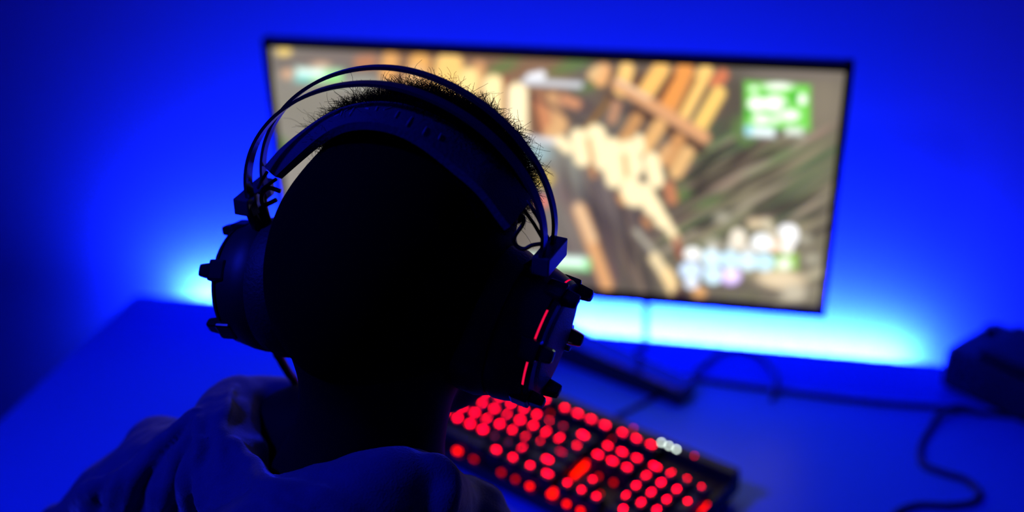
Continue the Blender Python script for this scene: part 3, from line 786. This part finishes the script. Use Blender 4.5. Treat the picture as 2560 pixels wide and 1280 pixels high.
ridge([(496, 1046), (494, 1090), (496, 1131), (500, 1175), (504, 1218), (508, 1262)], .0055, .0025)
ridge([(450, 1130), (436, 1180), (420, 1230), (405, 1275)], .0060, .003)
ridge([(590, 962), (575, 985), (568, 1015)], .0035, .002)
ridge([(583, 1112), (612, 1150), (640, 1186), (672, 1218), (722, 1250), (777, 1276)], .0075, .0025)
ridge([(1075, 1170, -.05), (1110, 1200, -.065), (1105, 1260, -.095), (1080, 1320, -.11)], .007, .008)
g.chain([hp(1112, 1222, .0), hp(1165, 1242, .0), hp(1205, 1272, -.005), hp(1215, 1330, -.02)], [.010, .012, .013, .02], .012)
g.cap(hp(1130, 1330, -.03), hp(1190, 1330, -.02), .024, .02, .02)
hm = g.mesh('hoodie')
hoodie = link('hoodie', hm, M['hoodie'], person, smooth=True)
md = hoodie.modifiers.new('s', 'SMOOTH'); md.factor = .5; md.iterations = 2
tx = bpy.data.textures.new('wrinkle', 'CLOUDS'); tx.noise_scale = .05; tx.noise_depth = 2
md = hoodie.modifiers.new('d', 'DISPLACE'); md.texture = tx; md.strength = .010; md.mid_level = .5; md.texture_coords = 'LOCAL'
tag(hoodie, 'dark blue hoodie with its hood bunched behind the neck')

# hair: close-cut cap with a curly top
tuft = []
s = SDF(LH((0, 0, .07)) - .16, LH((0, 0, .07)) + .16, .0034)
s.ell(LH((.001, -.006, .056)), (.0762, .101, .086), HR, .01)
s.ell(LH((.006, .028, .098)), (.064, .07, .052), HR, .02)
s.ell(LH((-.018, -.004, .080)), (.0485, .085, .052), HR, .006)
top = [(-.050, .03, .126, .010), (-.035, .03, .136, .011), (-.01, .03, .144, .014), (.012, .032, .146, .014), (.036, .03, .140, .013), (.055, .028, .128, .014), (.067, .026, .112, .013)]
for a, b_, c, r in top: s.ell(LH((a, b_, c)), (r, r * 1.6, r), HR, .012)
s.ell(LH((.006, .06, -.02)), (.075, .062, .068), HR, .01, sub=True)       # face opening
s.ell(LH((.006, -.03, -.075)), (.10, .12, .07), HR, .012, sub=True)     # neck line
hme = s.mesh('hair')
co = np.zeros(len(hme.vertices) * 3, np.float32); hme.vertices.foreach_get('co', co); co = co.reshape(-1, 3)
nrm = np.zeros(len(hme.vertices) * 3, np.float32); hme.vertices.foreach_get('normal', nrm); nrm = nrm.reshape(-1, 3)
hl = (co + PO - HO) @ HR
hb = MB(); vv = [tuple(p) for p in co]; ff = [tuple(p.vertices) for p in hme.polygons]; hb.add(vv, ff)
HC = np.array(LH((.006, .01, .06)))
cand = np.where((hl[:, 2] > .09) & (hl[:, 1] > -.02) & ((hl[:, 0] > -.04) | (hl[:, 2] > .128)))[0]
def curl(p, n_, length, rad, turns, thick):
    """a coiled strand leaving the scalp"""
    n_ = n_ / np.linalg.norm(n_); a = rng.normal(size=3); a -= n_ * (a @ n_); a /= np.linalg.norm(a); b_ = np.cross(n_, a)
    drift = a * rng.normal(0, .5) + b_ * rng.normal(0, .5); ph = rng.uniform(0, 6.28)
    K_ = 9; pts = []
    for i in range(K_):
        q = i / (K_ - 1)
        pts.append(p + n_ * length * q * (1 - .25 * q) + drift * length * q * q * .8 + rad * q ** .5 * (math.cos(ph + turns * 6.28 * q) * a + math.sin(ph + turns * 6.28 * q) * b_) - rad * 0)
    return pts
vs_, fs_ = [], []
def strand(pts, r):
    global vs_, fs_
    base = len(vs_); t = pts[-1] - pts[0]; a = np.cross(t, [0.3, .5, .8]); a /= np.linalg.norm(a) + 1e-9; b_ = np.cross(t, a); b_ /= np.linalg.norm(b_) + 1e-9
    for i, p in enumerate(pts):
        rr = r * (1 - .55 * i / len(pts))
        for k in range(3):
            th = k * 2.094; vs_.append(p + rr * (math.cos(th) * a + math.sin(th) * b_))
    for i in range(len(pts) - 1):
        for k in range(3):
            fs_.append((base + i * 3 + k, base + i * 3 + (k + 1) % 3, base + (i + 1) * 3 + (k + 1) % 3, base + (i + 1) * 3 + k))
for _ in range(9500):
    i = cand[rng.integers(len(cand))]
    ln = abs(rng.normal(.0075, .003)) + .003
    if rng.random() < .03: ln *= 1.8
    strand(curl(co[i], nrm[i] + rng.normal(0, .35, 3), ln, rng.uniform(.0008, .0028), rng.uniform(.4, 1.3), .00016), .00021)
# the loose curl standing up on the left front
for _ in range(420):
    c0 = np.array(LH((-.060 + rng.normal(0, .006), .03 + rng.normal(0, .008), .118)))
    strand(curl(c0, np.array(HR @ np.array([-.25, .1, 1.0])) + rng.normal(0, .3, 3), rng.uniform(.010, .024), rng.uniform(.001, .004), rng.uniform(.5, 1.4), 0), .00015)
for _ in range(50):
    c0 = np.array(LH((-.066 + rng.uniform(-.006, .01), .02, .100 + rng.uniform(-.01, .02))))
    strand(curl(c0, np.array(HR @ np.array([-.8, .1, .7])) + rng.normal(0, .4, 3), rng.uniform(.006, .014), rng.uniform(.002, .005), rng.uniform(.5, 1.1), 0), .00013)
hb.add(vs_, fs_)
me = bpy.data.meshes.new('hair'); me.from_pydata(hb.v, [], hb.f); me.update()
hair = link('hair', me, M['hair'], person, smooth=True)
tag(hair, 'short black hair, curly on top')

# ================================================================== the headset
hs = empty('headset'); mw = Matrix.Identity(4)
for i in range(3):
    for j in range(3): mw[i][j] = HR[i, j]
    mw[i][3] = HO[i]
hs.matrix_world = mw
tag(hs, 'black gaming headset with two thin steel hoops, worn by the person', 'headset')
def arc(a, h, z0, y0, k, p, t0=-6, n=72):
    th = np.radians(np.linspace(t0, 180 - t0, n)); cs, sn = np.cos(th), np.sin(th)
    x = a * np.sign(cs) * np.abs(cs) ** (2 / p); z = z0 + h * np.sign(sn) * np.abs(sn) ** (2 / p)
    return np.stack([x, y0 + k * (z - z0) / h, z], 1)
def ribbon(C, wid, thick, name, mat):
    """flat steel hoop: rectangular section, wide along y"""
    N = len(C); vs = []
    for i in range(N):
        t = C[min(i + 1, N - 1)] - C[max(i - 1, 0)]; t /= np.linalg.norm(t); y = np.array([0, 1., 0]); nn = np.cross(t, y); nn /= np.linalg.norm(nn); y = np.cross(nn, t)
        for a, b_ in ((-1, -1), (1, -1), (1, 1), (-1, 1)): vs.append(C[i] + y * a * wid / 2 + nn * b_ * thick / 2)
    fs = [(i * 4 + k, i * 4 + (k + 1) % 4, i * 4 + 4 + (k + 1) % 4, i * 4 + 4 + k) for i in range(N - 1) for k in range(4)] + [(3, 2, 1, 0), tuple((N - 1) * 4 + k for k in range(4))]
    return auto(MB().add(vs, fs).build(name, mat, hs), 50)
CF = arc(.1057, .09, .0916, .0118, -.0015, 1.9028, -12); CR = arc(.1054, .0843, .0916, -.0076, .0014, 1.9056, -16)
ribbon(CF, .0058, .0022, 'hoop', M['metalblack']); ribbon(CR, .0078, .0022, 'hoop', M['metalblack'])
# padded band: measured along its two edges
S = arc(.1422, .2127, -.0583, -.0628, .0617, 2.1, 0, 400)
th_top = [(661, 416), (695, 375), (760, 322), (821, 281), (877, 260), (943, 251), (1009, 257), (1070, 278), (1140, 314), (1196, 356), (1252, 403), (1290, 445), (1329, 496)]
th_low = [(688, 442, -.004), (730, 402, -.010), (774, 362, -.018), (821, 326, -.025), (868, 307, -.029), (924, 303, -.030), (985, 314, -.030), (1046, 342, -.030), (1102, 384, -.030), (1163, 435, -.030), (1210, 473, -.030), (1243, 524, -.030), (1276, 566, -.030)]
NS = 60
def resample(P, n):
    P = np.array(catmull(P, 6)); d = np.r_[0, np.cumsum(np.linalg.norm(np.diff(P, axis=0), axis=1))]; t = np.linspace(0, d[-1], n)
    Q = np.stack([np.interp(t, d, P[:, k]) for k in range(3)], 1); ker = np.ones(7) / 7
    return np.stack([np.convolve(np.pad(Q[:, k], 3, 'reflect', reflect_type='odd'), ker, 'valid') for k in range(3)], 1)
EF = resample([hloc(u, v, .012) for u, v in th_top], NS); ER = resample([hloc(*q) for q in th_low], NS)
vs = []; NW = 9
for i in range(NS):
    mid = (EF + ER) / 2; t_ = mid[min(i + 1, NS - 1)] - mid[max(i - 1, 0)]; w_ = EF[i] - ER[i]; nn_ = np.cross(w_, t_); nn_ /= np.linalg.norm(nn_)
    if nn_[2] < 0: nn_ = -nn_
    thk = .0050
    for side in (0, 1):
        for k in range(NW):
            q = k / (NW - 1); q_ = q if side == 0 else 1 - q
            puff = .0010 * max(math.sin(math.pi * q_), 0) ** .5
            vs.append(ER[i] + w_ * q_ + nn_ * (puff if side == 0 else -thk - puff * 1.5))
nr = NW * 2
fs = [(i * nr + k, i * nr + (k + 1) % nr, (i + 1) * nr + (k + 1) % nr, (i + 1) * nr + k) for i in range(NS - 1) for k in range(nr)] + [tuple(range(nr))[::-1], tuple((NS - 1) * nr + k for k in range(nr))]
band = auto(MB().add(vs, fs).build('head_band', M['leather'], hs), 60)
# worn print on the band near its top: short pale strokes left of the lettering
mb = MB()
for (i0, q0, di, dq) in ((20, .62, 1.6, .18), (20.5, .5, 1.2, .02), (22, .66, .3, -.25), (22.6, .58, 1.0, .12), (24.5, .72, .15, -.45), (24.3, .4, .5, .04), (26.5, .66, 1.2, .14), (27.0, .55, .8, -.04), (29.0, .62, .3, -.2), (30.5, .5, .9, .16), (33, .55, .2, -.3), (35.5, .5, .2, -.4), (38.5, .4, .2, -.3), (41, .45, .2, -.2)):
    def onb(ii, qq):
        k = int(ii); fr = ii - k; e = EF[k] * (1 - fr) + EF[k + 1] * fr; r_ = ER[k] * (1 - fr) + ER[k + 1] * fr
        t_ = EF[k + 1] - EF[k]; nn_ = np.cross(e - r_, t_); nn_ /= np.linalg.norm(nn_); nn_ = nn_ if nn_[2] > 0 else -nn_
        return r_ + (e - r_) * qq + nn_ * .0013
    a_, b_ = onb(i0, q0), onb(i0 + di, q0 + dq)
    mb.tube([a_, (a_ + b_) / 2, b_], [.0005, .0007, .0004], 6)
mb.build('worn_print', M['print'], hs)
# slider blocks where the hoops enter
def block(near, far, w, h, name='slider_block'):
    near = np.array(near); far = np.array(far); d = far - near; Ln = np.linalg.norm(d); d /= Ln
    up = np.array([0, 0, 1.]); sx = np.cross(d, up); sx /= np.linalg.norm(sx); up = np.cross(sx, d)
    Rm = np.stack([sx, d, up], 1)
    return MB().box((near + far) / 2, (w, Ln, h), Rm, bev=.001).build(name, M['block'], hs)
nr_ = (hloc(1350, 668, -.012)); fr_ = (hloc(1398, 612, .022))
block(nr_, fr_, .0115, .0125)
nl_ = hloc(602, 520, -.015); fl_ = hloc(668, 462, .022)
block(nl_, fl_, .011, .012)
# arms from the block down to the cups
def cup(c, ax, sgn):
    c = np.array(c, float); ax = np.array(ax, float); ax /= np.linalg.norm(ax)
    z = np.array([0, 0, 1.]); u = z - ax * (ax @ z); u /= np.linalg.norm(u); w = np.cross(ax, u)
    # ear pad (donut) on the head side, housing, rim, outer plate, light ring, lugs, grille
    pad = [(-.032, .024), (-.042, .032), (-.044, .040), (-.041, .046), (-.033, .0505), (-.021, .0505), (-.013, .0475), (-.013, .030), (-.022, .022), (-.030, .024)]
    auto(MB().revolve(pad, c, ax, 56).build('ear_pad', M['padleather'], hs), 60)
    hou = [(-.013, .004), (-.013, .046), (-.008, .0475), (-.001, .0465), (.008, .0440), (.0120, .0425), (.0120, .0405), (.0135, .0405), (.0135, .0425), (.0165, .041), (.0170, .036), (.0170, .0)]
    ho = auto(MB().revolve(hou, c, ax, 64).build('ear_cup', M['plastic'], hs), 30)
    rg = [(.0121, .0408), (.0121, .0424), (.0134, .0424), (.0134, .0408)]
    mb = MB()
    for k in range(4):
        a0_ = math.radians(90 * k + 9 + 22); mb.revolve(rg, c, ax, 20, arc=(a0_, a0_ + math.radians(72)))
    if sgn > 0: mb.build('light_ring', M['ring'], hs)
    auto(MB().revolve([(.0183, .0), (.0185, .012), (.0186, .030), (.0168, .034)], c, ax, 40).build('grille', M['mesh'], hs), 40)
    for k in range(6):
        th = math.radians(60 * k + 8)
        rd = math.cos(th) * u + math.sin(th) * w; tg = np.cross(ax, rd)
        Rm = np.stack([tg, rd, ax], 1)
        mb = MB(); cc = c + rd * .0405 + ax * .0150
        mb.box(cc - ax * .004, (.015, .010, .013), Rm, bev=.0018)
        mb.box(cc + ax * .0065 - rd * .001, (.0115, .0085, .011), Rm, bev=.002, taper=.25)
        mb.build('claw', M['gloss'], hs)
    q = c + ax * .0180 + (-w * .026 - u * .018) * 1.0
    MB().revolve([(0, .0022), (.003, .0022), (.004, .0012), (.004, 0)], q, ax, n=10).build('accent_stud', M['gold'], hs)
    return ho
tl = math.radians(9)
cR = hloc(1371, 845, .0) - np.array([.012, 0, 0]); axR = (math.cos(tl), -.03, -math.sin(tl))
cL = hloc(572, 690, .0) + np.array([.030, 0, 0]); axL = (-math.cos(tl), -.03, -math.sin(tl))
cup(cR, axR, 1); cup(cL, axL, -1)
def yoke(b, c, sg):
    b = np.array(b); c = np.array(c)
    p1 = c + np.array([-.004 * sg, .0, .046]); 
    mb = MB().tube([b + [0, .006, 0], (b + p1) / 2 + [sg * .001, .004, 0], p1], [.0052, .0045, .005], 8)
    mb.tube([b - [0, .006, 0], (b + p1) / 2 + [sg * .001, -.008, 0], p1 - [0, .006, 0.002]], [.0045, .004, .0045], 8)
    mb.build('yoke', M['plastic'], hs, True)
yoke((nr_ + fr_) / 2, cR, 1); yoke((nl_ + fl_) / 2, cL, -1)
# elastic cords and the loose signal wire
bR = (nr_ + fr_) / 2
mb = MB(); mb.tube([hloc(1318, 500, .0), hloc(1345, 545, .0), hloc(1372, 600, .002)], .0012, 8); mb.tube([hloc(1308, 522, .0), hloc(1335, 560, .0), hloc(1362, 606, .0)], .0012, 8)
mb.build('elastic_cord', M['rubber'], hs, True)
bL = (nl_ + fl_) / 2
mb = MB(); mb.tube([hloc(668, 430, .0), hloc(655, 450, .0), hloc(645, 470, .002)], .0012, 8)
mb.tube([hloc(690, 448, .0), hloc(660, 470, .0), hloc(640, 488, .002)], .0012, 8)
mb.build('elastic_cord', M['rubber'], hs, True)
MB().tube(catmull([hloc(*q) for q in ((1296, 535, -.005), (1309, 545, -.006), (1306, 562, -.008), (1290, 585, -.01), (1284, 600, -.01), (1292, 615, -.01), (1310, 622, -.01), (1330, 613, -.008), (1356, 609, -.004))], 6), .00135, 8).build('signal_wire', M['rubber'], hs, True)
MB().tube(catmull([hloc(*q) for q in ((700, 478, -.0), (672, 470, -.0), (655, 488, .0), (660, 512, .0), (690, 500, .0))], 6), .0016, 8).build('signal_wire', M['rubber'], hs, True)
MB().tube(catmull([hloc(*q) for q in ((688, 862, .0), (700, 895, .01), (720, 930, .02), (735, 950, .03), (745, 990, .035))], 6), [.004] * 6 + [.0034] * 19, 10).build('cable', M['rubber'], hs, True)
